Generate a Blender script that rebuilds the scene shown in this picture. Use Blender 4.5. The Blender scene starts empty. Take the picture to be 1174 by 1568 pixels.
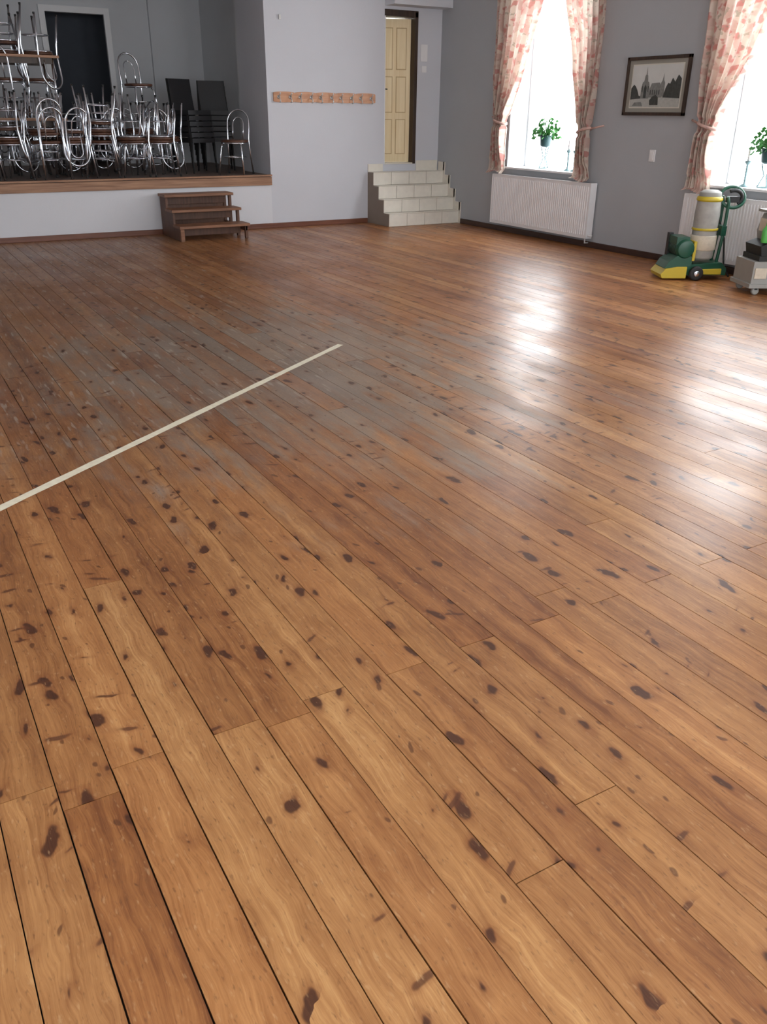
import bpy, math, random
from mathutils import Vector, Matrix
random.seed(7)
scene=bpy.context.scene
XR=8.24; YB=12.4; XL=-4.0; YR=-3.0; ZC=3.6; ZS=0.75

# ---------------------------------------------------------------- materials
def newmat(name):
    m=bpy.data.materials.new(name); m.use_nodes=True
    nt=m.node_tree; b=nt.nodes['Principled BSDF']
    return m,nt,b
def simple(name,col,rough=0.5,metal=0.0,var=0.08,scale=8.0,bump=0.0,bscale=60,coat=0.0,spec=0.5):
    m,nt,b=newmat(name)
    tc=nt.nodes.new('ShaderNodeTexCoord')
    n=nt.nodes.new('ShaderNodeTexNoise'); n.inputs['Scale'].default_value=scale; n.inputs['Detail'].default_value=5
    nt.links.new(tc.outputs['Object'],n.inputs['Vector'])
    mx=nt.nodes.new('ShaderNodeMix'); mx.data_type='RGBA'
    mx.inputs[6].default_value=(*[c*(1-var) for c in col],1)
    mx.inputs[7].default_value=(*[min(1,c*(1+var)) for c in col],1)
    nt.links.new(n.outputs['Fac'],mx.inputs[0]); nt.links.new(mx.outputs[2],b.inputs['Base Color'])
    b.inputs['Roughness'].default_value=rough; b.inputs['Metallic'].default_value=metal
    b.inputs['Coat Weight'].default_value=coat
    b.inputs['Specular IOR Level'].default_value=spec
    if bump>0:
        n2=nt.nodes.new('ShaderNodeTexNoise'); n2.inputs['Scale'].default_value=bscale; n2.inputs['Detail'].default_value=4
        nt.links.new(tc.outputs['Object'],n2.inputs['Vector'])
        bp=nt.nodes.new('ShaderNodeBump'); bp.inputs['Strength'].default_value=bump; bp.inputs['Distance'].default_value=0.01
        nt.links.new(n2.outputs['Fac'],bp.inputs['Height']); nt.links.new(bp.outputs['Normal'],b.inputs['Normal'])
    return m
def woodmat(name,c1,c2,rough=0.4,axis=0,sc=1.0):
    m,nt,b=newmat(name)
    tc=nt.nodes.new('ShaderNodeTexCoord'); mp=nt.nodes.new('ShaderNodeMapping')
    s=[30*sc,30*sc,30*sc]; s[axis]=2.0*sc
    mp.inputs['Scale'].default_value=s
    nt.links.new(tc.outputs['Object'],mp.inputs['Vector'])
    n=nt.nodes.new('ShaderNodeTexNoise'); n.inputs['Scale'].default_value=1.0; n.inputs['Detail'].default_value=6; n.inputs['Distortion'].default_value=0.6
    nt.links.new(mp.outputs[0],n.inputs['Vector'])
    r=nt.nodes.new('ShaderNodeValToRGB'); r.color_ramp.elements[0].position=.3; r.color_ramp.elements[1].position=.7
    r.color_ramp.elements[0].color=(*c1,1); r.color_ramp.elements[1].color=(*c2,1)
    nt.links.new(n.outputs['Fac'],r.inputs[0]); nt.links.new(r.outputs[0],b.inputs['Base Color'])
    b.inputs['Roughness'].default_value=rough
    return m
M={}
M['wall']=simple('wall_paint',(0.615,0.63,0.67),0.75,var=0.05,scale=1.5,bump=0.12,bscale=90)
M['wallwhite']=simple('stage_front_paint',(0.68,0.69,0.72),0.75,var=0.05,scale=1.5,bump=0.12,bscale=90)
M['wallshade']=simple('wall_paint_shaded',(0.41,0.43,0.452),0.75,var=0.05,scale=1.5,bump=0.12,bscale=90)  # darker copy of the wall paint: backlit shade put into the colour
M['stagewall']=simple('stage_wall_paint',(0.62,0.635,0.65),0.8,var=0.08,scale=1.5,bump=0.1)
M['white']=simple('white_paint',(0.8,0.8,0.8),0.4,var=0.03)
M['ceil']=simple('ceiling_paint',(0.8,0.8,0.8),0.9,var=0.03)
M['rad']=simple('radiator_enamel',(0.84,0.84,0.85),0.35,var=0.02)
M['radgap']=simple('radiator_shadow_steel',(0.25,0.25,0.26),0.6)
M['chrome']=simple('chrome',(0.72,0.75,0.80),0.18,1.0,var=0.03)
M['seat']=woodmat('seat_brown_wood',(0.05,0.02,0.012),(0.13,0.055,0.03),0.4)
M['black']=simple('black_upholstery',(0.012,0.012,0.014),0.55)
M['dark']=simple('dark_void',(0.08,0.09,0.11),0.8)  # darkness of the room behind the stage opening, put into the colour
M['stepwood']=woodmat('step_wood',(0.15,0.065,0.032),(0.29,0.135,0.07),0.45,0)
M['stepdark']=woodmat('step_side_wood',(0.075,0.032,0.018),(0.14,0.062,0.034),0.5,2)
M['trimwood']=woodmat('stage_trim_wood',(0.22,0.105,0.055),(0.42,0.23,0.13),0.5,0)
M['basewood']=woodmat('baseboard_wood',(0.12,0.04,0.022),(0.2,0.075,0.04),0.4,0)
M['basedark']=woodmat('baseboard_dark',(0.035,0.018,0.014),(0.07,0.035,0.025),0.4,1)
M['pine']=woodmat('orange_pine',(0.50,0.24,0.13),(0.68,0.37,0.21),0.45,0)
M['doorpine']=woodmat('door_pine',(0.74,0.58,0.31),(0.84,0.70,0.43),0.4,2,0.6)
M['grooveshade']=woodmat('door_pine_groove_shade',(0.46,0.31,0.13),(0.54,0.38,0.18),0.4,2,0.6)  # darker copy of the pine, paints the shade in the panel grooves
M['jamb']=woodmat('dark_door_frame',(0.03,0.018,0.012),(0.06,0.035,0.022),0.45,2)
M['stagefloor']=woodmat('stage_floor_wood',(0.10,0.07,0.055),(0.19,0.13,0.10),0.5,0)
M['green']=simple('machine_green',(0.008,0.075,0.042),0.35)
M['yellow']=simple('machine_yellow',(0.55,0.42,0.03),0.4)
M['rubber']=simple('black_rubber',(0.015,0.015,0.015),0.6)
M['grey']=simple('machine_grey',(0.30,0.30,0.28),0.5)
M['bag']=simple('dust_bag_fabric',(0.36,0.35,0.32),0.6,var=0.3,scale=14)
M['bottle']=simple('green_bottle',(0.10,0.45,0.10),0.3)
M['label']=simple('paper_label',(0.6,0.53,0.42),0.6,var=0.2,scale=40)
M['foil']=simple('leaf_green',(0.05,0.20,0.045),0.5,var=0.5,scale=20)
M['pot']=simple('pot_teal',(0.015,0.06,0.065),0.4)
M['wire']=simple('painted_wire',(0.18,0.30,0.32),0.4)
M['hook']=simple('nickel_hook',(0.7,0.7,0.68),0.3,0.7)
M['tie']=simple('tieback_cloth',(0.55,0.36,0.31),0.8,var=0.3,scale=30)
M['tile']=simple('cream_tiles',(0.76,0.72,0.63),0.3,var=0.10,scale=12)
M['grout']=simple('grout_brown',(0.30,0.25,0.19),0.8)
M['stairside']=simple('stair_side_plaster',(0.27,0.22,0.18),0.7,var=0.1)

# floor boards
def floormat():
    m,nt,b=newmat('varnished_pine_boards')
    N=nt.nodes.new; L=nt.links.new
    def math_(op,a,bb=None,c=None,clamp=False):
        n=N('ShaderNodeMath'); n.operation=op; n.use_clamp=clamp
        for i,v in enumerate((a,bb,c)):
            if v is None: continue
            if isinstance(v,(int,float)): n.inputs[i].default_value=v
            else: L(v,n.inputs[i])
        return n.outputs[0]
    def mul(a,c): return math_('MULTIPLY',a,c)
    def addn(a,c): return math_('ADD',a,c)
    def sub(a,c): return math_('SUBTRACT',a,c)
    def comb(x,y,z=0.0):
        n=N('ShaderNodeCombineXYZ')
        for i,v in enumerate((x,y,z)):
            if isinstance(v,(int,float)): n.inputs[i].default_value=v
            else: L(v,n.inputs[i])
        return n.outputs[0]
    def maprange(v,a,bb,c,d,smooth=True):
        n=N('ShaderNodeMapRange'); n.interpolation_type='SMOOTHSTEP' if smooth else 'LINEAR'
        L(v,n.inputs[0]); 
        for i,k in enumerate((a,bb,c,d)):
            if isinstance(k,(int,float)): n.inputs[i+1].default_value=k
            else: L(k,n.inputs[i+1])
        return n.outputs[0]
    def noise(vec,scale,detail=3,dist=0.0,rough=0.5):
        n=N('ShaderNodeTexNoise'); n.inputs['Scale'].default_value=scale; n.inputs['Detail'].default_value=detail
        n.inputs['Distortion'].default_value=dist; n.inputs['Roughness'].default_value=rough
        L(vec,n.inputs['Vector']); return n.outputs['Fac']
    def mix(f,a,bb,mode='MIX'):
        n=N('ShaderNodeMix'); n.data_type='RGBA'; n.blend_type=mode
        if isinstance(f,(int,float)): n.inputs[0].default_value=f
        else: L(f,n.inputs[0])
        for i,v in ((6,a),(7,bb)):
            if isinstance(v,tuple): n.inputs[i].default_value=(*v,1)
            else: L(v,n.inputs[i])
        return n.outputs[2]
    geo=N('ShaderNodeNewGeometry'); sep=N('ShaderNodeSeparateXYZ'); L(geo.outputs['Position'],sep.inputs[0])
    x,y=sep.outputs[0],sep.outputs[1]
    at=N('ShaderNodeAttribute'); at.attribute_name='bcol'
    sa=N('ShaderNodeSeparateColor'); L(at.outputs['Color'],sa.inputs[0])
    r1,r2,r3=sa.outputs[0],sa.outputs[1],sa.outputs[2]
    ox=mul(r1,37.0); oy=mul(r2,53.0)
    wobx=mul(sub(noise(comb(mul(x,17),mul(y,13)),1.0,2),0.5),0.42)
    woby=mul(sub(noise(comb(addn(mul(x,17),9.0),mul(y,13)),1.0,2),0.5),0.42)
    def knots(sx,sy,shear,offs,thr,smax,soft):
        kx=addn(addn(mul(x,sx),ox),wobx); ky=addn(addn(addn(mul(y,sy),oy),woby),offs)
        ky=addn(ky,mul(mul(x,sx),mul(sub(r3,0.5),shear)))
        vo=N('ShaderNodeTexVoronoi'); vo.voronoi_dimensions='2D'; vo.inputs['Scale'].default_value=1.0
        L(comb(kx,ky),vo.inputs['Vector'])
        sc=N('ShaderNodeSeparateColor'); L(vo.outputs['Color'],sc.inputs[0])
        d=vo.outputs['Distance']
        th=addn(mul(sub(r2,0.5),0.24),thr)
        size=maprange(sc.outputs[0],th,1.0,0.02,smax,False)
        gate=maprange(sub(sc.outputs[0],th),-.01,0.0,0.0,1.0)
        core=mul(maprange(sub(size,d),-soft,soft,0.0,1.0),gate)
        halo=mul(maprange(sub(d,size),-0.02,0.22,1.0,0.0),gate)
        return d,core,halo
    d,core,halo=knots(10.0,5.4,1.2,0.0,0.60,0.19,0.04)
    d2,core2,halo2=knots(17.0,10.0,1.5,17.3,0.88,0.15,0.04)
    d3,spike,halo3=knots(5.0,16.0,3.6,31.7,0.88,0.16,0.05)
    # grain, bending round knots
    warp=mul(maprange(d,0.0,0.7,1.0,0.0),0.014)
    gx=addn(addn(x,warp),mul(sub(noise(comb(mul(x,3),addn(mul(y,0.8),oy)),1.0,2),0.5),0.03))
    g1=noise(comb(addn(mul(gx,80),ox),addn(mul(y,1.2),oy)),1.0,3,0.2)
    gm=noise(comb(addn(mul(gx,210),ox),addn(mul(y,5),oy)),1.0,2)
    gf=noise(comb(addn(mul(gx,520),ox),addn(mul(y,20),oy)),1.0,2)
    band=noise(comb(addn(mul(gx,16),ox),addn(mul(y,0.16),oy)),1.0,1)
    blotch=noise(comb(x,y),1.3,5)
    mott=noise(comb(mul(x,18),mul(y,7)),1.0,4)
    ramp=N('ShaderNodeValToRGB'); e=ramp.color_ramp.elements
    e[0].position=0.05; e[0].color=(0.165,0.062,0.021,1)
    e[1].position=1.0; e[1].color=(0.56,0.320,0.130,1)
    k=e.new(0.38); k.color=(0.295,0.130,0.044,1)
    k=e.new(0.68); k.color=(0.410,0.203,0.074,1)
    tone=addn(mul(r1,0.36),0.30)
    tone=addn(tone,mul(sub(g1,0.5),0.60))
    tone=addn(tone,mul(sub(gm,0.5),0.50))
    tone=addn(tone,mul(sub(mott,0.5),0.55))
    tone=addn(tone,mul(sub(band,0.5),0.75))
    tone=addn(tone,mul(sub(gf,0.5),0.35))
    tone=addn(tone,mul(sub(blotch,0.5),0.50))
    L(tone,ramp.inputs[0])
    col=ramp.outputs[0]
    col=mix(mul(maprange(r3,0.3,1.0,0.0,1.0),0.50),col,mix(1.0,col,(0.96,0.80,0.70),'MULTIPLY'))
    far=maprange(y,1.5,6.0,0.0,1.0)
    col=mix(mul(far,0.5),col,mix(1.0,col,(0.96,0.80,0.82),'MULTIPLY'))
    # worn grey-brown patch
    dx=sub(x,2.3); dy=sub(y,5.4)
    rr=math_('SQRT',addn(math_('POWER',mul(dx,0.55),2.0),math_('POWER',mul(dy,0.43),2.0)))
    n1=noise(comb(mul(x,11),addn(mul(y,1.8),oy)),1.0,5,0.0,0.65)
    n2=noise(comb(mul(x,3.0),mul(y,2.0)),1.0,4,0.0,0.6)
    patch=maprange(sub(rr,addn(mul(sub(n1,0.5),1.8),mul(sub(n2,0.5),1.6))),0.35,1.20,1.0,0.0)
    patch=mul(patch,maprange(addn(mul(r2,0.45),mul(n1,0.9)),0.35,0.85,0.25,1.0))
    gcol=mix(n2,(0.200,0.180,0.145),(0.320,0.305,0.265))
    col=mix(mul(patch,0.66),col,gcol)
    # darker, cooler zone with pale flecks towards the stage
    lf=mul(maprange(sub(x,mul(y,0.25)),0.2,2.2,1.0,0.0),maprange(y,3.3,4.6,0.0,1.0))
    col=mix(mul(lf,0.52),col,mix(1.0,col,(0.64,0.70,0.76),'MULTIPLY'))
    fl=noise(comb(mul(x,30),addn(mul(y,4),oy)),1.0,2)
    zone=mul(maprange(y,3.8,5.0,0.0,1.0),maprange(addn(x,mul(y,-0.1)),3.4,2.0,0.0,1.0))
    col=mix(mul(maprange(fl,0.60,0.68,0.0,0.55),zone),col,(0.42,0.37,0.31))
    # halo / knots
    col=mix(mul(halo,0.50),col,(0.18,0.058,0.018))
    col=mix(mul(core,0.92),col,mix(gm,(0.025,0.009,0.006),(0.085,0.027,0.012)))
    col=mix(mul(core2,0.70),col,(0.080,0.028,0.012))
    col=mix(mul(halo3,0.30),col,(0.19,0.06,0.02))
    col=mix(mul(spike,0.75),col,(0.075,0.025,0.012))
    # small scratches / specks
    sp=noise(comb(mul(x,85),mul(y,26)),1.0,3)
    col=mix(maprange(sp,0.60,0.74,0.0,0.35),col,(0.56,0.36,0.18))
    sp2=noise(comb(addn(mul(x,120),9.0),mul(y,34)),1.0,3)
    col=mix(maprange(sp2,0.58,0.74,0.0,0.50),col,(0.12,0.05,0.022))
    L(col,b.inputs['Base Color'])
    rn=noise(comb(mul(x,3.0),mul(y,1.2)),1.0,4)
    rg=addn(maprange(rn,0.3,0.7,0.30,0.43),mul(patch,0.08))
    L(rg,b.inputs['Roughness'])
    b.inputs['Specular IOR Level'].default_value=0.48
    bp=N('ShaderNodeBump'); bp.inputs['Strength'].default_value=0.12; bp.inputs['Distance'].default_value=0.003
    hh=addn(mul(g1,0.25),noise(comb(mul(x,14),mul(y,5)),1.0,3))
    L(hh,bp.inputs['Height']); L(bp.outputs['Normal'],b.inputs['Normal'])
    return m
M['floor']=floormat()

def curtainmat():
    m,nt,b=newmat('floral_curtain')
    N=nt.nodes.new; L=nt.links.new
    uv=N('ShaderNodeUVMap'); uv.uv_map='UVMap'
    def noise(sc,det,off):
        mp=N('ShaderNodeMapping'); mp.inputs['Location'].default_value=(off,off*2,0); L(uv.outputs[0],mp.inputs[0])
        n=N('ShaderNodeTexNoise'); n.inputs['Scale'].default_value=sc; n.inputs['Detail'].default_value=det; L(mp.outputs[0],n.inputs['Vector']); return n.outputs['Fac']
    def mr(v,a,bb,t=1.0):
        n=N('ShaderNodeMapRange'); n.interpolation_type='SMOOTHSTEP'; L(v,n.inputs[0]); n.inputs[1].default_value=a; n.inputs[2].default_value=bb; n.inputs[4].default_value=t; return n.outputs[0]
    def mix(f,a,bb):
        n=N('ShaderNodeMix'); n.data_type='RGBA'; L(f,n.inputs[0])
        for i,v in ((6,a),(7,bb)):
            if isinstance(v,tuple): n.inputs[i].default_value=(*v,1)
            else: L(v,n.inputs[i])
        return n.outputs[2]
    c=mix(mr(noise(7,2,3.1),0.48,0.56),(0.66,0.56,0.48),(0.58,0.41,0.35))
    c=mix(mr(noise(10,2,7.7),0.55,0.62,0.8),c,(0.50,0.19,0.165))
    c=mix(mr(noise(15,2,1.7),0.60,0.66,0.7),c,(0.32,0.29,0.22))
    L(c,b.inputs['Base Color']); b.inputs['Roughness'].default_value=0.9
    tr=N('ShaderNodeBsdfTranslucent'); L(c,tr.inputs['Color'])
    ms=N('ShaderNodeMixShader'); ms.inputs[0].default_value=0.26
    L(b.outputs[0],ms.inputs[1]); L(tr.outputs[0],ms.inputs[2])
    L(ms.outputs[0],nt.nodes['Material Output'].inputs['Surface'])
    return m
M['curtain']=curtainmat()

# ---------------------------------------------------------------- mesh builder
class MB:
    def __init__(s): s.v=[];s.f=[];s.m=[];s.sm=[];s.mats=[]
    def mi(s,k):
        if k not in s.mats: s.mats.append(k)
        return s.mats.index(k)
    def add(s,vs,fs,k,smooth=False,mat=None):
        o=len(s.v)
        if mat is not None: vs=[mat@Vector(v) for v in vs]
        s.v+= [tuple(v) for v in vs]; i=s.mi(k)
        for f in fs: s.f.append([a+o for a in f]); s.m.append(i); s.sm.append(smooth)
    def box(s,x0,x1,y0,y1,z0,z1,k,mat=None):
        vs=[(x0,y0,z0),(x1,y0,z0),(x1,y1,z0),(x0,y1,z0),(x0,y0,z1),(x1,y0,z1),(x1,y1,z1),(x0,y1,z1)]
        s.add(vs,[(0,3,2,1),(4,5,6,7),(0,1,5,4),(1,2,6,5),(2,3,7,6),(3,0,4,7)],k,False,mat)
    def tube(s,pts,r,k,n=8,closed=False,mat=None,cap=True):
        pts=[Vector(p) for p in pts]; N=len(pts); vs=[];fs=[]
        up=None
        for i,p in enumerate(pts):
            if closed: t=(pts[(i+1)%N]-pts[i-1])
            else: t=pts[min(i+1,N-1)]-pts[max(i-1,0)]
            t.normalize()
            if up is None:
                up=Vector((0,0,1)) if abs(t.z)<0.9 else Vector((1,0,0))
            a=t.cross(up)
            if a.length<1e-4: a=t.orthogonal()
            a.normalize(); b=a.cross(t).normalized(); up=b
            rr=r[i] if isinstance(r,(list,tuple)) else r
            for j in range(n):
                an=2*math.pi*j/n; vs.append(p+a*math.cos(an)*rr+b*math.sin(an)*rr)
        for i in range(N if closed else N-1):
            i2=(i+1)%N
            for j in range(n):
                j2=(j+1)%n; fs.append((i*n+j,i*n+j2,i2*n+j2,i2*n+j))
        s.add(vs,fs,k,True,mat)
        if not closed and cap:
            o=len(s.v)-len(vs); i=s.mi(k)
            s.f.append([o+j for j in range(n)][::-1]); s.m.append(i); s.sm.append(False)
            s.f.append([o+(N-1)*n+j for j in range(n)]); s.m.append(i); s.sm.append(False)
    def lathe(s,prof,k,n=24,mat=None,smooth=True):
        vs=[];fs=[]
        for (r,z) in prof:
            for j in range(n):
                a=2*math.pi*j/n; vs.append((r*math.cos(a),r*math.sin(a),z))
        for i in range(len(prof)-1):
            for j in range(n):
                j2=(j+1)%n; fs.append((i*n+j,i*n+j2,(i+1)*n+j2,(i+1)*n+j))
        if prof[0][0]>1e-4: fs.append(tuple(range(n))[::-1])
        if prof[-1][0]>1e-4: fs.append(tuple((len(prof)-1)*n+j for j in range(n)))
        s.add(vs,fs,k,smooth,mat)
    def prism(s,poly,a0,a1,axis,k,mat=None):
        def P(p,a): return (a,p[0],p[1]) if axis=='x' else ((p[0],a,p[1]) if axis=='y' else (p[0],p[1],a))
        n=len(poly); vs=[P(p,a0) for p in poly]+[P(p,a1) for p in poly]
        fs=[tuple(range(n))[::-1],tuple(range(n,2*n))]+[(i,(i+1)%n,n+(i+1)%n,n+i) for i in range(n)]
        s.add(vs,fs,k,False,mat)
    def mesh(s,name):
        me=bpy.data.meshes.new(name); me.from_pydata(s.v,[],s.f)
        for k in s.mats: me.materials.append(M[k])
        for p,i,sm in zip(me.polygons,s.m,s.sm): p.material_index=i; p.use_smooth=sm
        me.update(); return me
    def obj(s,name,bevel=0.0,parent=None,loc=None,rotz=0.0):
        o=bpy.data.objects.new(name,s.mesh(name)); scene.collection.objects.link(o)
        if bevel>0:
            md=o.modifiers.new('bev','BEVEL'); md.width=bevel; md.segments=2; md.limit_method='ANGLE'
        if loc: o.location=loc
        o.rotation_euler[2]=rotz
        if parent: o.parent=parent
        return o
def quickbox(name,*a,bevel=0.0):
    b=MB(); b.box(*a); return b.obj(name,bevel)
def empty(name,loc=(0,0,0)):
    e=bpy.data.objects.new(name,None); e.location=loc; e.empty_display_size=0.1; scene.collection.objects.link(e); return e

# ---------------------------------------------------------------- floor
W=0.1428; X0=0.25; gap=0.0015
vs=[];fs=[];cols=[]
for kk in range(-31,58):
    xa=X0+kk*W; xb=xa+W
    if xa>XR: break
    if xa<XL-0.2: continue
    cuts=[]
    base=1.86+random.uniform(-.01,.01) if kk%2==0 and kk>-8 else 1.86+random.choice([2.4,2.9,3.3,3.8,4.4])
    yy=base
    while yy>YR: cuts.append(yy); yy-=random.uniform(3.3,4.6)
    yy=base+random.uniform(3.2,4.6)
    while yy<YB: cuts.append(yy); yy+=random.uniform(3.0,4.6)
    cuts=sorted([YR-0.05]+[c for c in cuts if YR+0.3<c<YB-0.3]+[YB+0.05])
    for a,b_ in zip(cuts[:-1],cuts[1:]):
        o=len(vs); g=gap*random.choice([.7,1,1,1.8])
        vs+=[(xa+g,a+gap,0),(xb-gap,a+gap,0),(xb-gap,b_-gap,0),(xa+g,b_-gap,0)]
        vs+=[(xa+g,a+gap,-.02),(xb-gap,a+gap,-.02),(xb-gap,b_-gap,-.02),(xa+g,b_-gap,-.02)]
        F=[(0,1,2,3),(0,4,5,1),(1,5,6,2),(2,6,7,3),(3,7,4,0)]
        c=(random.random(),random.random(),random.random(),1)
        for f in F: fs.append([o+i for i in f]); cols.append(c)
me=bpy.data.meshes.new('floor'); me.from_pydata(vs,[],fs); me.materials.append(M['floor'])
ca=me.color_attributes.new('bcol','FLOAT_COLOR','CORNER')
for p,c in zip(me.polygons,cols):
    for li in p.loop_indices: ca.data[li].color=c
fo=bpy.data.objects.new('floor',me); scene.collection.objects.link(fo)
M['sub']=simple('subfloor_dark',(0.02,0.012,0.008),0.9)
quickbox('subfloor',XL-.3,XR+.3,YR-.3,YB+.05,-0.08,-0.012,'sub')

# tape line on the floor
M['tape']=simple('pale_tape',(0.88,0.82,0.64),0.38,var=0.2,scale=25)
b=MB(); p0=Vector((-0.9,2.96,0)); p1=Vector((2.90,5.61,0)); d=(p1-p0).normalized(); nrm=Vector((-d.y,d.x,0))*0.025
n=40
pts=[p0.lerp(p1,i/n) for i in range(n+1)]
vv=[]
for p in pts:
    w=1+random.uniform(-.1,.1)
    vv+=[p+nrm*w+Vector((0,0,.0012)),p-nrm*w+Vector((0,0,.0012))]
b.add(vv,[(2*i,2*i+1,2*i+3,2*i+2) for i in range(n)],'tape'); b.obj('floor_tape_line')

# ---------------------------------------------------------------- shell
WINR=[(8.98,10.55),(5.36,6.90),(1.7,3.25),(-1.9,-0.4)]  # pair nearer the camera is out of view, added for illumination
ZW0,ZW1=0.88,3.12
def wall_x(name,xa,xb,y0,y1,wins,z0=0,z1=ZC,mat='wall'):
    b=MB(); ys=sorted(wins); cur=y0
    for a,c in ys:
        b.box(xa,xb,cur,a,z0,z1,mat); b.box(xa,xb,a,c,z0,ZW0,mat); b.box(xa,xb,a,c,ZW1,z1,mat); cur=c
    b.box(xa,xb,cur,y1,z0,z1,mat); return b.obj(name)
def wall_y(name,ya,yb,x0,x1,wins,z0=0,z1=ZC,mat='wall'):
    b=MB(); cur=x0
    for a,c in sorted(wins):
        b.box(cur,a,ya,yb,z0,z1,mat); b.box(a,c,ya,yb,z0,ZW0,mat); b.box(a,c,ya,yb,ZW1,z1,mat); cur=c
    b.box(cur,x1,ya,yb,z0,z1,mat); return b.obj(name)
wall_x('wall_right',XR,XR+.38,YR,YB+.3,WINR,mat='wallshade')
WINL_FILL=[(-1.6,0.2)]  # unseen left window, added for fill light
wall_x('wall_left',XL-.38,XL,YR,16.2,WINL_FILL)
WINB_FILL=[(-2.6,-0.8),(1.0,2.8),(4.6,6.4)]  # unseen rear openings, added to let in more light
wall_y('wall_rear',YR-.38,YR,XL-.38,XR+.38,WINB_FILL)
b=MB(); b.box(XL,5.28,YB,YB+.1,0,0.62,'wallwhite'); b.obj('wall_stage_front')
b=MB()
b.box(5.28,7.22,YB,YB+1.05,0,ZC,'wall')
b.box(7.22,7.79,YB,YB+.3,0,0.86,'wall'); b.box(7.22,7.79,YB,YB+.3,2.97,ZC,'wall')
b.box(7.79,XR,YB,YB+.3,0,ZC,'wall')
b.box(XL,5.28,YB,YB+.3,3.25,ZC,'wall')
b.obj('wall_back')
quickbox('trim_bulkhead',7.22,XR-.001,YB-.28,YB-.001,3.03,ZC-.001,'wall')
# room behind the door
M['bright']=simple('hallway_paint',(0.8,0.8,0.78),0.8)
b=MB(); b.box(7.0,8.6,14.2,14.3,.5,ZC,'bright'); b.box(6.9,7.0,YB+1.05,14.3,.5,ZC,'bright'); b.box(8.6,8.7,YB+.3,14.3,.5,ZC,'bright'); b.box(7.0,8.6,YB+.3,14.3,.76,.86,'grey'); b.obj('wall_hallway')
# stage
b=MB()
b.box(5.6,5.7,YB+1.05,16.1,0,ZC,'stagewall'); b.box(5.28,5.6,YB+1.05,YB+1.1,0,ZC,'stagewall')
b.obj('wall_stage_side')
b=MB()
b.box(XL,3.05,16,16.1,0,ZC,'stagewall'); b.box(4.0,5.6,16,16.1,0,ZC,'stagewall'); b.box(3.05,4.0,16,16.1,3.0,ZC,'stagewall')
b.box(4.72,5.6,15.93,16,0,ZC,'stagewall')
b.box(2.6,4.4,17.2,17.3,0,ZC,'dark'); b.box(2.6,2.7,16.1,17.3,0,ZC,'dark');b.box(4.3,4.4,16.1,17.3,0,ZC,'dark')
b.obj('wall_stage_back')
b=MB(); b.box(3.98,4.07,15.95,15.999,ZS,3.09,'white'); b.box(2.97,3.06,15.95,15.999,ZS,3.09,'white'); b.box(3.06,3.98,15.95,15.999,3.0,3.09,'white'); b.obj('door_1')
b=MB(); b.box(XL,5.28,YB+.001,YB+1.05,0.70,ZS,'stagefloor'); b.box(XL,5.6,YB+1.05,17.3,0.70,ZS,'stagefloor'); b.obj('stage_floor')
b=MB(); b.box(XL,5.285,YB-.03,YB,0.61,0.725,'trimwood'); b.box(XL,5.285,YB-.045,YB+.0,0.732,0.757,'trimwood'); b.obj('trim_stage_edge',0.004)
quickbox('ceiling',XL-.38,XR+.8,YR-.38,17.4,ZC,ZC+.1,'ceil')
quickbox('baseboard_back',XL,6.92,YB-.022,YB,0,0.07,'basewood',bevel=.004)
quickbox('baseboard_right',XR-.02,XR,YR,11.65,0,0.075,'basedark',bevel=.004)
quickbox('baseboard_left',XL,XL+.02,YR,YB-.03,0,0.07,'basewood')

# windows
def window_x(idx,xin,xout,y0,y1,z0=ZW0,z1=ZW1):
    b=MB(); s=1 if xout>xin else -1
    xf=xout-s*0.02; xa,xb=sorted((xf,xf-s*0.04))
    t=0.035
    b.box(xa,xb,y0,y1,z0,z0+t,'white'); b.box(xa,xb,y0,y1,z1-t,z1,'white')
    b.box(xa,xb,y0,y0+t,z0,z1,'white'); b.box(xa,xb,y1-t,y1,z0,z1,'white')
    xs=sorted((xin-s*0.05,xout-s*0.02)); b.box(xs[0],xs[1],y0+.001,y1-.001,z0,z0+.025,'white')
    b.obj('window_%d'%idx,0.003)
i=1
for a,c in WINR: window_x(i,XR,XR+.38,a,c); i+=1
for a,c in WINL_FILL: window_x(i,XL,XL-.38,a,c); i+=1  # frame of the unseen fill window
def portal(loc,rot,sx,sy):
    l=bpy.data.lights.new('window_portal','AREA'); l.shape='RECTANGLE'; l.size=sx; l.size_y=sy
    l.cycles.is_portal=True
    o=bpy.data.objects.new('window_portal',l); o.location=loc; o.rotation_euler=rot; scene.collection.objects.link(o)
zc=(ZW0+ZW1)/2; hz=ZW1-ZW0
for a,c in WINR: portal((XR+.37,(a+c)/2,zc),(0,math.radians(90),0),hz,c-a)
for a,c in WINL_FILL: portal((XL-.37,(a+c)/2,zc),(0,math.radians(-90),0),hz,c-a)
for a,c in WINB_FILL: portal(((a+c)/2,YR-.37,zc),(math.radians(90),0,0),c-a,hz)

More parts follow.
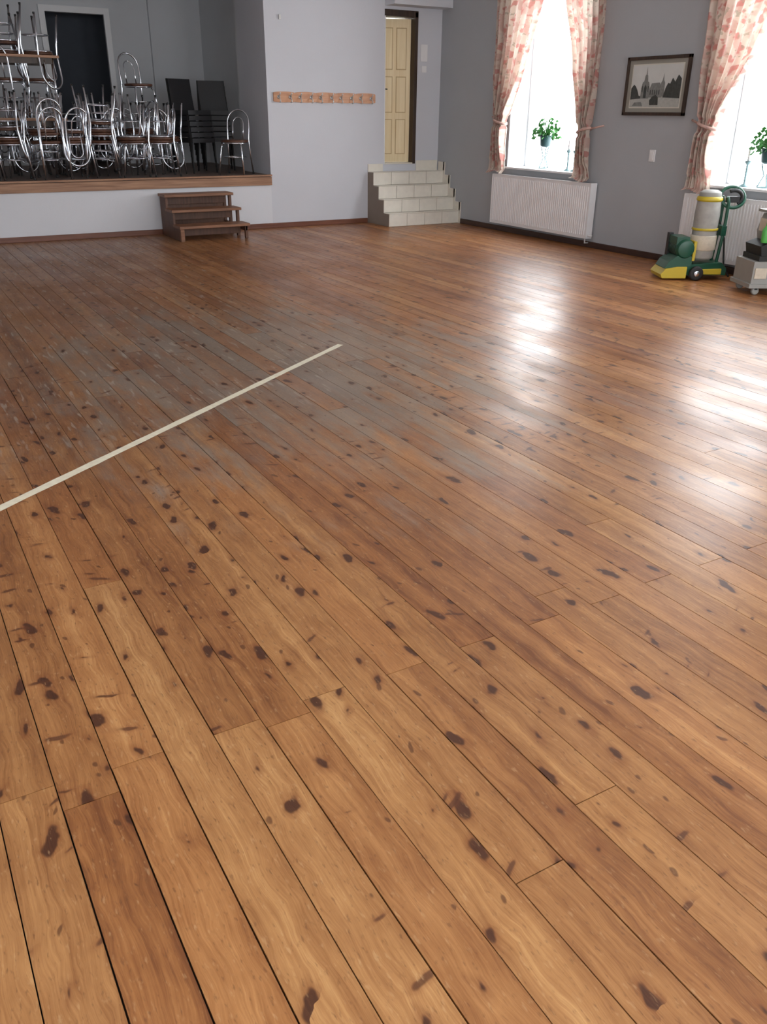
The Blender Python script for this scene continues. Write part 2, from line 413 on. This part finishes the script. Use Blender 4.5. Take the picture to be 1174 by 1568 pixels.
# ---------------------------------------------------------------- tiled stairs
def tiles_face(b,x0,x1,plane,lo,hi,kind,n):
    g=0.0028
    w=(x1-x0)/n
    for i in range(n):
        a=x0+i*w+g; c=x0+(i+1)*w-g
        if kind=='riser': b.box(a,c,plane-.008,plane,lo+g,hi-g,'tile')
        else: b.box(a,c,lo+g,hi-g,plane,plane+.008,'tile')
b=MB(); RS=0.19; TD=0.165; YS=11.72; XS0=6.93
prof=[(YS+.008,0)]
for i in range(4):
    prof.append((YS+.008+i*TD,(i+1)*RS-.008)); 
    prof.append((YS+.008+(i+1)*TD if i<3 else YB-.001,(i+1)*RS-.008))
prof.append((YB-.001,0))
b.prism(prof,XS0+.01,XR-.001,'x','grout')
b.prism([(y+0.001,z-.001 if z>0 else z) for y,z in prof],XS0,XS0+.01,'x','stairside')
for i in range(4):
    y0=YS+i*TD; y1=YS+(i+1)*TD if i<3 else YB-.001
    tiles_face(b,XS0,XR-.001,y0+.008,i*RS,(i+1)*RS-.008,'riser',4)
    tiles_face(b,XS0,XR-.001,(i+1)*RS-.008,y0-.006,y1,'tread',4)
    b.box(XR-.012,XR-.001,y0+.002-.04,y1-.002-.04,(i+1)*RS,(i+1)*RS+.13,'tile')
    b.box(XR-.012,XR-.001,y0-.05,y0,i*RS,(i+1)*RS+.13,'tile')
b.box(XS0,7.20,YB-.012,YB-.001,4*RS,4*RS+.11,'tile')
b.box(7.82,XR-.012,YB-.012,YB-.001,4*RS,4*RS+.15,'tile')
b.obj('tiled_stairs',0.002)

# door
par=empty('door_2',(7.5,YB,0.86))
b=MB()
b.box(7.221,7.235,YB-.005,YB+.3,0.862,2.97,'white'); b.box(7.745,7.80,YB-.015,YB+.3,0.862,2.97,'jamb'); b.box(7.215,7.80,YB-.015,YB+.3,2.90,2.985,'jamb')
b.box(7.235,7.745,YB-.02,YB+.3,0.862,0.882,'tile')
o=b.obj('frame',0.003); o.parent=par; o.matrix_parent_inverse=Matrix.Translation((-7.5,-YB,-.86))
b=MB(); wd=0.51
b.box(-wd,0,0,.035,0,2.0,'doorpine')
for z0,z1 in ((.12,.62),(.72,1.22),(1.32,1.88)):
    for x0,x1 in ((-wd+.07,-wd/2-.03),(-wd/2+.03,-.07)):
        b.box(x0-.004,x1+.004,-.003,0,z0-.004,z1+.004,'grooveshade'); b.box(x0+.008,x1-.008,-.012,-.003,z0+.008,z1-.008,'doorpine')
b.box(-wd+.02,-wd+.055,-.006,0,.92,1.12,'rubber'); b.tube([(-wd+.04,-.0,1.05),(-wd+.04,-.05,1.05),(-wd+.14,-.055,1.045)],.009,'rubber')
o=b.obj('leaf',0.003); o.parent=par; o.location=(7.742-7.5,0.10,0.025); o.rotation_euler[2]=math.radians(-19)
l=bpy.data.lights.new('hallway_lamp','POINT'); l.energy=110; l.shadow_soft_size=.12; l.color=(1,.97,.9)
o=bpy.data.objects.new('hallway_lamp',l); o.location=(7.4,13.6,3.2); scene.collection.objects.link(o)

# coat rack
b=MB()
x0,x1=5.37,7.05; n=120; pts=[]; zt=1.862; zb=1.722
for i in range(n+1):
    t=i/n; pts.append((x0+(x1-x0)*t, zt-0.018+0.018*abs(math.sin(t*math.pi*5))**0.4))
for i in range(n,-1,-1):
    t=i/n; pts.append((x0+(x1-x0)*t, zb+0.012-0.012*abs(math.sin(t*math.pi*5))**0.4))
q=n+1
vv=[];ff=[]
for i in range(q):
    xa,za=pts[i]; xb_,zb_=pts[2*q-1-i]
    vv+=[(xa,YB-.024,za),(xa,YB-.024,zb_),(xa,YB-.001,za),(xa,YB-.001,zb_)]
for i in range(n):
    o4=4*i; p4=o4+4
    ff+=[(o4,o4+1,p4+1,p4),(o4,p4,p4+2,o4+2),(o4+1,o4+3,p4+3,p4+1)]
ff+=[(0,2,3,1),(4*n,4*n+1,4*n+3,4*n+2)]
b.add(vv,ff,'pine')
for i in range(5):
    cx=x0+(x1-x0)*(i+.5)/5
    for dx in (-.09,.09):
        b.lathe([(0,0),(.026,0),(.026,.004),(0,.004)],'hook',14,Matrix.Translation((cx+dx,YB-.024,1.79))@Matrix.Rotation(math.radians(90),4,'X'))
        b.tube([(cx+dx,YB-.02,1.80),(cx+dx,YB-.06,1.775),(cx+dx,YB-.085,1.745),(cx+dx,YB-.08,1.725),(cx+dx,YB-.06,1.72)],.009,'hook',6)
        b.tube([(cx+dx,YB-.02,1.80),(cx+dx,YB-.07,1.82),(cx+dx,YB-.09,1.845)],.009,'hook',6)
b.obj('coat_rack')
quickbox('light_patch',7.86,7.98,YB-.012,YB-.001,2.32,2.55,'white',bevel=.002)  # white plates stand in for bright patches of light on the wall
quickbox('light_patch',7.88,7.97,YB-.012,YB-.001,2.17,2.26,'white',bevel=.002)
quickbox('picture_hook',5.50,5.53,YB-.03,YB-.001,2.76,2.82,'hook',bevel=.004)

# stage steps
b=MB(); sx0,sx1=3.56,4.52
tops=[(11.48,0.20),(11.78,0.38),(12.06,0.555)]
for j,(y,z) in enumerate(tops):
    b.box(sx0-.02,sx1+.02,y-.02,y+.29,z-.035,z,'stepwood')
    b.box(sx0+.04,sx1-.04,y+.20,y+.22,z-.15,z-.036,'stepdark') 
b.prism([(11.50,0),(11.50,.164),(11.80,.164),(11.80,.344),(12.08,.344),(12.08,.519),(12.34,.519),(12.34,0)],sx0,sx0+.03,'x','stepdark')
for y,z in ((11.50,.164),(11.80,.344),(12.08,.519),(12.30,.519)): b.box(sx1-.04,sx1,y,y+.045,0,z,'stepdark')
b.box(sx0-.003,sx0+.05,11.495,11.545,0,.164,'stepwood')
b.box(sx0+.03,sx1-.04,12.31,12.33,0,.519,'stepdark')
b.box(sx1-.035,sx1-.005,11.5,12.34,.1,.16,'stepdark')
b.obj('stage_steps',0.004)

# ---------------------------------------------------------------- radiators
def radiator(y0,y1,x=XR,z0=.12,z1=.80):
    b=MB(); xf=x-.13; xb=x-.03
    b.box(xf+.012,xb,y0+.01,y1-.01,z0+.02,z1-.01,'radgap')
    n=int((y1-y0)/.04); w=(y1-y0-.06)/n
    b.box(xf+.004,xf+.012,y0,y1,z0,z1,'rad')
    for i in range(n):
        a=y0+.03+i*w; b.prism([(xf+.004,a+w*.15),(xf-.002,a+w*.3),(xf-.002,a+w*.7),(xf+.004,a+w*.85)],z0+.04,z1-.04,'z','rad')
    b.box(xf,xb+.005,y0-.004,y0+.01,z0,z1,'rad'); b.box(xf,xb+.005,y1-.01,y1+.004,z0,z1,'rad')
    b.box(xf,xb+.005,y0,y1,z1-.006,z1+.004,'rad'); 
    for i in range(int((y1-y0)/.03)): b.box(xf+.02,xb-.01,y0+.02+i*.03,y0+.028+i*.03,z1+.004,z1+.006,'radgap')
    b.tube([(xf+.05,y0+.06,z0),(xf+.05,y0+.06,z0-.06),(x-.005,y0+.06,z0-.06)],.01,'white')
    b.box(xb,x-.001,y0+.3,y0+.34,z0+.1,z1-.1,'radgap'); b.box(xb,x-.001,y1-.34,y1-.3,z0+.1,z1-.1,'radgap')
    b.lathe([(.018,0),(.02,.01),(.018,.05),(.012,.055)],'white',12,Matrix.Translation((xf+.05,y0-.004,z0+.04))@Matrix.Rotation(math.radians(90),4,'X'))
    b.obj('radiator')
radiator(8.62,10.72); radiator(4.95,7.08)

# ---------------------------------------------------------------- curtains
def lerp_prof(prof,z):
    for a,c in zip(prof[:-1],prof[1:]):
        if a[0]>=z>=c[0]:
            t=(a[0]-z)/(a[0]-c[0]+1e-9); t=t*t*(3-2*t)*0.4+t*0.6
            return a[1]+(c[1]-a[1])*t,a[2]+(c[2]-a[2])*t
    return prof[-1][1:]
def curtain(prof,ztie,seed,tiey):
    rs=random.Random(seed); nu,nz=110,80; z1=prof[0][0]; z0=prof[-1][0]
    vs=[];fs=[];uvs=[]; ph=[rs.uniform(0,6) for _ in range(4)]
    for i in range(nz+1):
        z=z1+(z0-z1)*i/nz; ya,yb=lerp_prof(prof,z); w=abs(yb-ya)
        amp=0.030+0.028*math.exp(-((z-ztie)/.5)**2)
        if abs(z-ztie)<.08: amp*=.6
        if z<1.0: amp*=.6
        for j in range(nu+1):
            s=j/nu; 
            f=math.sin(2*math.pi*7.5*s+ph[0]+0.5*math.sin(2*z+ph[1]))+0.4*math.sin(2*math.pi*12*s+ph[2]+z)
            f=max(-1.35,min(1.1,f))
            vs.append((XR-.10+amp*f-(.05 if z<.85 else 0), ya+(yb-ya)*s+0.006*math.sin(9*z+ph[3]),z+ (0.02*math.sin(6*s+ph[1]) if i==nz else 0)))
            uvs.append((s*1.15,z))
    for i in range(nz):
        for j in range(nu):
            a=i*(nu+1)+j; fs.append((a,a+1,a+nu+2,a+nu+1))
    me=bpy.data.meshes.new('curtain'); me.from_pydata(vs,[],fs); me.materials.append(M['curtain'])
    uv=me.uv_layers.new(name='UVMap')
    for p in me.polygons:
        p.use_smooth=True
        for li,vi in zip(p.loop_indices,p.vertices): uv.data[li].uv=uvs[vi]
    o=bpy.data.objects.new('curtain',me); scene.collection.objects.link(o)
    ya,yb=lerp_prof(prof,ztie); cy=(ya+yb)/2; ry=abs(yb-ya)/2+.015
    b=MB(); pts=[(XR-.10+.07*math.cos(t),cy+ry*math.sin(t),ztie+.03*math.sin(t)*(1 if tiey>cy else -1)) for t in [2*math.pi*i/24 for i in range(24)]]
    b.tube(pts,.018,'tie',8,True)
    s=1 if tiey>cy else -1
    b.tube([(XR-.09,cy+s*ry,ztie+.02),(XR-.02,tiey,ztie+.06)],.012,'tie',6)
    t=b.obj('tieback'); t.parent=o
    return o
def cset(dy,seed):
    curtain([(3.3,9.72+dy,10.92+dy),(2.9,9.93+dy,10.88+dy),(2.2,10.20+dy,10.86+dy),(1.5,10.55+dy,10.76+dy),(1.2,10.56+dy,10.78+dy),(.83,10.50+dy,10.84+dy)],1.5,seed,10.95+dy)
    curtain([(3.3,9.60+dy,8.72+dy),(2.9,9.46+dy,8.72+dy),(2.2,9.22+dy,8.74+dy),(1.42,8.97+dy,8.80+dy),(1.1,8.99+dy,8.78+dy),(.83,9.04+dy,8.68+dy)],1.42,seed+3,8.62+dy)
    b=MB(); b.tube([(XR-.10,8.5+dy,3.32),(XR-.10,11.1+dy,3.32)],.015,'jamb'); b.obj('curtain_rod')
cset(0,1); cset(-3.72,11)

# ---------------------------------------------------------------- picture
par=empty('framed_picture',(XR-.02,7.84,1.91))
b=MB(); y0,y1,z0,z1=-.48,.48,-.31,.31; t=.035
b.box(-.02,.015,y0,y1,z0,z0+t,'jamb'); b.box(-.02,.015,y0,y1,z1-t,z1,'jamb'); b.box(-.02,.015,y0,y0+t,z0,z1,'jamb'); b.box(-.02,.015,y1-t,y1,z0,z1,'jamb')
o=b.obj('frame',.003); o.parent=par
M['mat']=simple('picture_mat',(0.30,0.29,0.25),.6,var=.03); M['psky']=simple('print_sky',(0.60,0.62,0.60),.6,var=.1,scale=6)
M['mline']=simple('mat_line',(0.62,0.6,0.52),.6)
M['pdark']=simple('print_dark',(0.05,0.055,0.05),.6,var=.6,scale=40); M['pmid']=simple('print_mid',(0.20,0.21,0.20),.6,var=.4,scale=35); M['plight']=simple('print_light',(0.42,0.43,0.40),.6,var=.25,scale=30)
b=MB(); b.box(0,.01,y0+.02,y1-.02,z0+.02,z1-.02,'mat'); b.box(-.0015,0,-.392,.392,-.232,.232,'mline'); b.box(-.003,-.0015,-.38,.38,-.22,.22,'psky')
def pp(poly,x,k): b.prism(poly,x-.001,x,'x',k)
pp([(.38,-.22),(-.38,-.22),(-.38,-.12),(0,-.10),(.38,-.14)],-.004,'plight')
pp([(.38,-.14),(.38,-.02),(.34,.02),(.31,.0),(.28,-.04),(.25,-.1),(.1,-.12)],-.005,'pdark')
pp([(.22,-.13),(.22,-.02),(.205,.04),(.185,.05),(.175,.11),(.163,.12),(.155,.20),(.147,.12),(.135,.11),(.125,.05),(.105,.04),(.09,-.02),(.09,-.13)],-.006,'pmid')
pp([(.175,-.125),(.175,-.02),(.155,.02),(.135,-.02),(.135,-.125)],-.0075,'pdark')
for yy in (.20,.11): pp([(yy+.006,-.06),(yy+.006,0),(yy-.006,0),(yy-.006,-.06)],-.0075,'pdark')
pp([(.09,-.12),(.09,-.03),(.06,.03),(-.06,.035),(-.10,-.02),(-.10,-.12)],-.0055,'pmid')
for k in range(5): pp([(.075-.033*k,-.09),(.075-.033*k,-.04),(.063-.033*k,-.04),(.063-.033*k,-.09)],-.007,'pdark')
pp([(-.08,-.11),(-.08,.03),(-.10,.06),(-.11,.13),(-.12,.06),(-.14,.03),(-.14,-.11)],-.0065,'pmid')
pp([(-.13,-.12),(-.16,-.02),(-.19,.03),(-.22,.02),(-.25,.08),(-.29,.04),(-.33,.11),(-.38,.07),(-.38,-.13)],-.008,'pdark')
pp([(.06,-.2),(.07,-.15),(.03,-.11),(-.02,-.09),(-.06,-.12),(-.07,-.2)],-.009,'pdark')
pp([(.34,-.21),(.3,-.17),(.2,-.165),(.17,-.21)],-.009,'pmid')
o=b.obj('print'); o.parent=par
# switch
b=MB(); b.box(XR-.012,XR-.001,7.72,7.81,1.10,1.23,'white'); b.box(XR-.02,XR-.012,7.74,7.79,1.12,1.21,'white'); b.obj('light_switch',.003)

# window-sill plants
def plant(loc,seed,h=.28):
    rs=random.Random(seed); par=empty('potted_plant',loc); b=MB()
    b.tube([(0.07*math.cos(a),0.07*math.sin(a),0.006) for a in [i*math.pi/6 for i in range(12)]],.006,'wire',6,True)
    for k in range(3):
        a=k*2.094; b.tube([(.07*math.cos(a),.07*math.sin(a),0.006),(.02*math.cos(a),.02*math.sin(a),h*.5),(.06*math.cos(a),.06*math.sin(a),h)],.008,'wire',6)
    b.lathe([(.055,h),(.075,h+.02),(.09,h+.14),(.095,h+.15),(.085,h+.15),(.0,h+.13)],'pot',20)
    for k in range(120):
        a=rs.uniform(0,6.28); el=rs.uniform(-.15,1.4); L=rs.uniform(.08,.24)
        p=Vector((0,0,h+.14)); d=Vector((math.cos(a)*math.cos(el),math.sin(a)*math.cos(el),math.sin(el)))
        q=p+d*L; q.x=p.x+(q.x-p.x)*.6; q2=q+Vector((math.cos(a)*.05,math.sin(a)*.06,rs.uniform(-.05,.02)))
        sd=Vector((-math.sin(a)*.3,math.cos(a)*.5,.8)).normalized()*.024
        b.tube([p,q],.003,'foil',4)
        b.add([q,q.lerp(q2,.5)+sd,q2,q.lerp(q2,.5)-sd],[(0,1,2,3)],'foil')
    o=b.obj('pot_and_leaves'); o.parent=par
plant((XR+.17,9.93,ZW0+.026),3,.28); plant((XR+.15,6.27,ZW0+.026),5,.24)
def candle(y):
    b=MB(); b.lathe([(.05,0),(.045,.01),(.012,.03),(.012,.22),(.03,.24),(.035,.26)],'wire',14); b.lathe([(.014,.26),(.014,.38)],'white',10)
    b.obj('candle_holder',loc=(XR+.12,y,ZW0+.026))
candle(9.25); candle(9.38); candle(6.5)

# ---------------------------------------------------------------- chairs
def cafe_chair_mesh():
    b=MB(); r=.0125
    b.lathe([(0,.436),(.17,.436),(.195,.443),(.2,.458),(.195,.470),(.17,.474),(0,.474)],'seat',28)
    b.tube([(.185*math.cos(a),.185*math.sin(a),.430) for a in [i*2*math.pi/28 for i in range(28)]],.01,'chrome',8,True)
    for s in (-1,1):
        b.tube([(s*.13,-.12,.43),(s*.15,-.15,.38),(s*.19,-.20,0.0)],r,'chrome')
    pts=[(-.19,.24,0),(-.165,.19,.35),(-.16,.18,.47),(-.165,.20,.62)]
    pts+=[(.165*math.cos(math.pi-math.pi*i/14),.21+.04*math.sin(math.pi*i/14)*.9,.70+.17*math.sin(math.pi*i/14)) for i in range(15)]
    pts+=[(.165,.20,.62),(.16,.18,.47),(.165,.19,.35),(.19,.24,0)]
    b.tube(pts,r,'chrome')
    pts=[(-.075,.17,.45),(-.08,.19,.60)]+[(.08*math.cos(math.pi-math.pi*i/10),.205+.03*math.sin(math.pi*i/10),.68+.09*math.sin(math.pi*i/10)) for i in range(11)]+[(.08,.19,.60),(.075,.17,.45)]
    b.tube(pts,.008,'chrome')
    b.tube([(.165*math.cos(a),.165*math.sin(a)+.01,.24) for a in [i*2*math.pi/24 for i in range(24)]],.007,'chrome',8,True)
    for s in (-1,1):
        for q in (-.195,.235): b.lathe([(.015,0),(.015,.02),(.012,.025)],'rubber',8,Matrix.Translation((s*.19,q,0)))
    return b.mesh('cafe_chair')
CH=cafe_chair_mesh()
def inst(name,me,loc,rz,flip=False,parent=None,tilt=0):
    o=bpy.data.objects.new(name,me); scene.collection.objects.link(o)
    o.matrix_world=Matrix.Translation(loc)@Matrix.Rotation(rz,4,'Z')@Matrix.Rotation(tilt,4,'Y')@(Matrix.Rotation(math.pi,4,'X') if flip else Matrix.Identity(4))
    if parent: o.parent=parent
    return o
pile=empty('stacked_cafe_chairs',(0,0,0))
rs=random.Random(5)
for row,(yy,xs) in enumerate([(12.76,[1.40,1.80,2.20,2.60,3.00,3.40,3.78]),(13.24,[1.5,1.92,2.34,2.76,3.18,3.6,3.98]),(13.72,[1.75,2.2,2.65,3.1,3.55,3.95])]):
    for xx in xs:
        x=xx+rs.uniform(-.04,.04); y=yy+rs.uniform(-.04,.05); a=rs.choice([0,math.pi,math.pi/2,-math.pi/2])+rs.uniform(-.3,.3)
        inst('chair',CH,(x,y,ZS),a,parent=pile)
        zt=.948
        if rs.random()<.45 and xx<3.7:
            inst('chair',CH,(x,y,ZS+.10),a+rs.uniform(-.05,.05),parent=pile); zt+=.10
        if rs.random()<.95:
            inst('chair',CH,(x+rs.uniform(-.03,.03),y,ZS+zt),a+rs.uniform(-.5,.5),True,pile)
            if rs.random()<.5 and xx<3.5: inst('chair',CH,(x,y,ZS+zt+rs.uniform(.08,.16)),a+math.pi+rs.uniform(-.5,.5),True,pile,rs.uniform(-.06,.06))
inst('chair',CH,(3.75,13.5,ZS+.72),.3,parent=pile)
inst('cafe_chair',CH,(4.84,12.66,ZS),math.radians(-40))
# tables stacked in the pile
def table_mesh():
    b=MB(); b.box(-.68,.68,-.38,.38,.71,.74,'trimwood'); b.box(-.6,.6,-.32,-.30,.64,.71,'jamb'); b.box(-.6,.6,.30,.32,.64,.71,'jamb')
    for sx in (-.6,.6):
        for sy in (-.3,.3): b.tube([(sx,sy,.71),(sx,sy,0)],.016,'chrome',8)
        b.tube([(sx,-.3,.15),(sx,.3,.15)],.01,'chrome',8)
    return b.mesh('table')
TM=table_mesh()
inst('table',TM,(1.90,13.30,ZS+.0),0,False,pile)
inst('table',TM,(1.90,13.30,ZS+.745),0,False,pile)
for x,a in ((1.50,.2),(1.94,1.5),(2.36,.6)):
    inst('chair',CH,(x,13.18,ZS+1.49+.474),a,True,pile)
    if x<2.1: inst('chair',CH,(x,13.18,ZS+1.60+.474),a+.3,True,pile)
    inst('chair',CH,(x,13.25,ZS+.745),a+1,False,pile)
# black stacking chairs
def black_chair():
    b=MB()
    b.box(-.21,.21,-.21,.21,.42,.48,'black')
    b.prism([(.17,.50),(.20,.50),(.26,.90),(.22,.90)],-.2,.2,'x','black')
    for s in (-1,1):
        b.tube([(s*.22,-.2,0),(s*.21,-.19,.42)],.012,'rubber'); b.tube([(s*.22,.24,0),(s*.21,.18,.45),(s*.2,.25,.90)],.012,'rubber')
    return b.mesh('black_stacking_chair')
BM=black_chair()
st=empty('stacked_black_chairs',(0,0,0))
for k in range(6): 
    inst('chair',BM,(4.46,13.30+.02*k,ZS+.075*k),math.radians(20),False,st)
    inst('chair',BM,(4.98,13.75+.02*k,ZS+.075*k),math.radians(-15),False,st)

# ---------------------------------------------------------------- floor sander
par=empty('floor_sanding_machine',(7.62,6.42,0)); par.rotation_euler[2]=math.atan2(-.30,.56)
b=MB()
b.prism([(-.36,.02),(-.38,.06),(-.33,.12),(-.20,.14),(-.10,.14),(-.10,.02)],-.17,.17,'y','yellow')
b.prism([(-.34,.121),(-.30,.19),(-.22,.25),(-.05,.25),(-.05,.141)],-.15,.15,'y','green')
b.lathe([(.0,-.17),(.085,-.17),(.10,-.14),(.10,.14),(.085,.17),(0,.17)],'green',24,Matrix.Translation((-.14,0,.32))@Matrix.Rotation(math.radians(90),4,'X'))
for k in range(6): b.lathe([(.10,-.004),(.106,0),(.10,.004)],'rubber',24,Matrix.Translation((-.14,-.10+.04*k,.32))@Matrix.Rotation(math.radians(90),4,'X'))
b.box(-.24,-.10,-.13,.13,.36,.44,'green')
b.box(-.25,-.20,.10,.16,.20,.46,'rubber'); b.box(-.06,-.03,-.16,.02,.2,.4,'yellow')
b.prism([(-.12,.05),(-.12,.16),(.28,.18),(.34,.12),(.34,.05)],-.14,.14,'y','green')
b.prism([(-.05,.06),(-.05,.11),(.28,.12),(.28,.06)],-.16,.16,'y','yellow')
for sy in (-.16,.16):
    b.lathe([(0,-.025),(.06,-.025),(.075,-.015),(.075,.015),(.06,.025),(0,.025)],'rubber',20,Matrix.Translation((.0,sy*1.12,.075))@Matrix.Rotation(math.radians(90),4,'X'))
    b.lathe([(0,-.03),(.03,-.03),(.03,.03),(0,.03)],'chrome',14,Matrix.Translation((.0,sy*1.12,.075))@Matrix.Rotation(math.radians(90),4,'X'))
T=Matrix.Translation((.09,0,0))
b.lathe([(.10,.20),(.125,.22),(.13,.34),(.125,.50),(.13,.66),(.12,.80),(.11,.82)],'bag',24,T)
b.lathe([(.133,.30),(.137,.31),(.137,.44),(.133,.45)],'label',24,T)
b.lathe([(.132,.5),(.137,.505),(.137,.52),(.132,.525)],'yellow',24,T)
b.lathe([(.122,.79),(.135,.805),(.13,.83),(.115,.84)],'yellow',24,T)
b.lathe([(.115,.835),(.11,.88),(.07,.90),(0,.90)],'grey',24,T)
for sy in (-.07,.07): b.tube([(.24,sy,.12),(.27,sy,.5),(.27,sy,.78),(.25,sy,.84)],.018,'green')
b.box(.235,.29,-.09,.09,.45,.55,'green')
b.tube([(.33+.13*math.cos(t),.12*math.sin(t)*.4,.83+.10*math.sin(t)) for t in [i*2*math.pi/28 for i in range(28)]],.018,'green',8,True)
b.tube([(.33+.09*math.cos(t),-.03,.83+.07*math.sin(t)) for t in [i*math.pi/12-1 for i in range(13)]],.02,'rubber',8)
b.box(.27,.39,-.05,.03,.78,.84,'rubber')
b.tube([(.25,.05,.6),(.36,.1,.4),(.40,.08,.1),(.44,0,.012)],.01,'rubber')
o=b.obj('sander_body',.004); o.parent=par

# dust extractor
par=empty('dust_extractor',(7.70,5.50,0)); par.rotation_euler[2]=math.radians(-27)
b=MB()
b.box(-.27,.30,-.2,.2,.10,.32,'grey'); b.box(-.29,.32,-.22,.22,.07,.11,'grey')
b.box(-.22,.28,-.18,.18,.32,.37,'rubber'); b.box(-.25,-.13,-.21,-.19,.16,.26,'label')
b.prism([(-.20,.37),(-.22,.46),(-.12,.50),(.28,.50),(.28,.37)],-.17,.17,'y','rubber')
b.prism([(-.12,.50),(-.14,.58),(-.10,.74),(.26,.76),(.28,.50)],-.15,.15,'y','grey')
b.box(-.15,.29,-.165,.165,.755,.78,'grey')
b.tube([(-.1,-.165,.66),(-.1,-.2,.66),(.1,-.2,.66),(.1,-.165,.66)],.012,'rubber')
b.lathe([(.035,0),(.04,.02),(.04,.12),(.015,.16),(.015,.19)],'bottle',16,Matrix.Translation((-.17,-.12,.49)))
b.box(-.145,-.135,-.05,.1,.58,.70,'label')
for sx in (-.2,.24):
    for sy in (-.17,.17):
        b.lathe([(0,-.02),(.03,-.02),(.038,-.01),(.038,.01),(.03,.02),(0,.02)],'grey',16,Matrix.Translation((sx,sy,.038))@Matrix.Rotation(math.radians(90),4,'X'))
        b.box(sx-.015,sx+.015,sy-.025,sy+.025,.05,.075,'rubber')
o=b.obj('extractor_body',.006); o.parent=par

# ---------------------------------------------------------------- light
w=bpy.data.worlds.new('overcast_sky'); scene.world=w; w.use_nodes=True
bg=w.node_tree.nodes['Background']; bg.inputs[0].default_value=(0.93,0.965,1.0,1); bg.inputs[1].default_value=12.0

# ---------------------------------------------------------------- camera
pitch,yaw,roll=math.radians(25.527),math.radians(30.433),math.radians(.604)
fwd=Vector((math.sin(yaw)*math.cos(pitch),math.cos(yaw)*math.cos(pitch),-math.sin(pitch)))
r=Vector((math.cos(yaw),-math.sin(yaw),0)); u=r.cross(fwd)
r2=r*math.cos(roll)+u*math.sin(roll); u2=-r*math.sin(roll)+u*math.cos(roll)
cam=bpy.data.cameras.new('camera'); co=bpy.data.objects.new('camera',cam); scene.collection.objects.link(co)
mt=Matrix((( r2.x,u2.x,-fwd.x,0),(r2.y,u2.y,-fwd.y,0),(r2.z,u2.z,-fwd.z,1.6),(0,0,0,1)))
co.matrix_world=mt
cam.sensor_fit='VERTICAL'; cam.sensor_height=36; cam.lens=36*1280.3/1568; cam.clip_start=.05
scene.camera=co
scene.view_settings.view_transform='Standard'
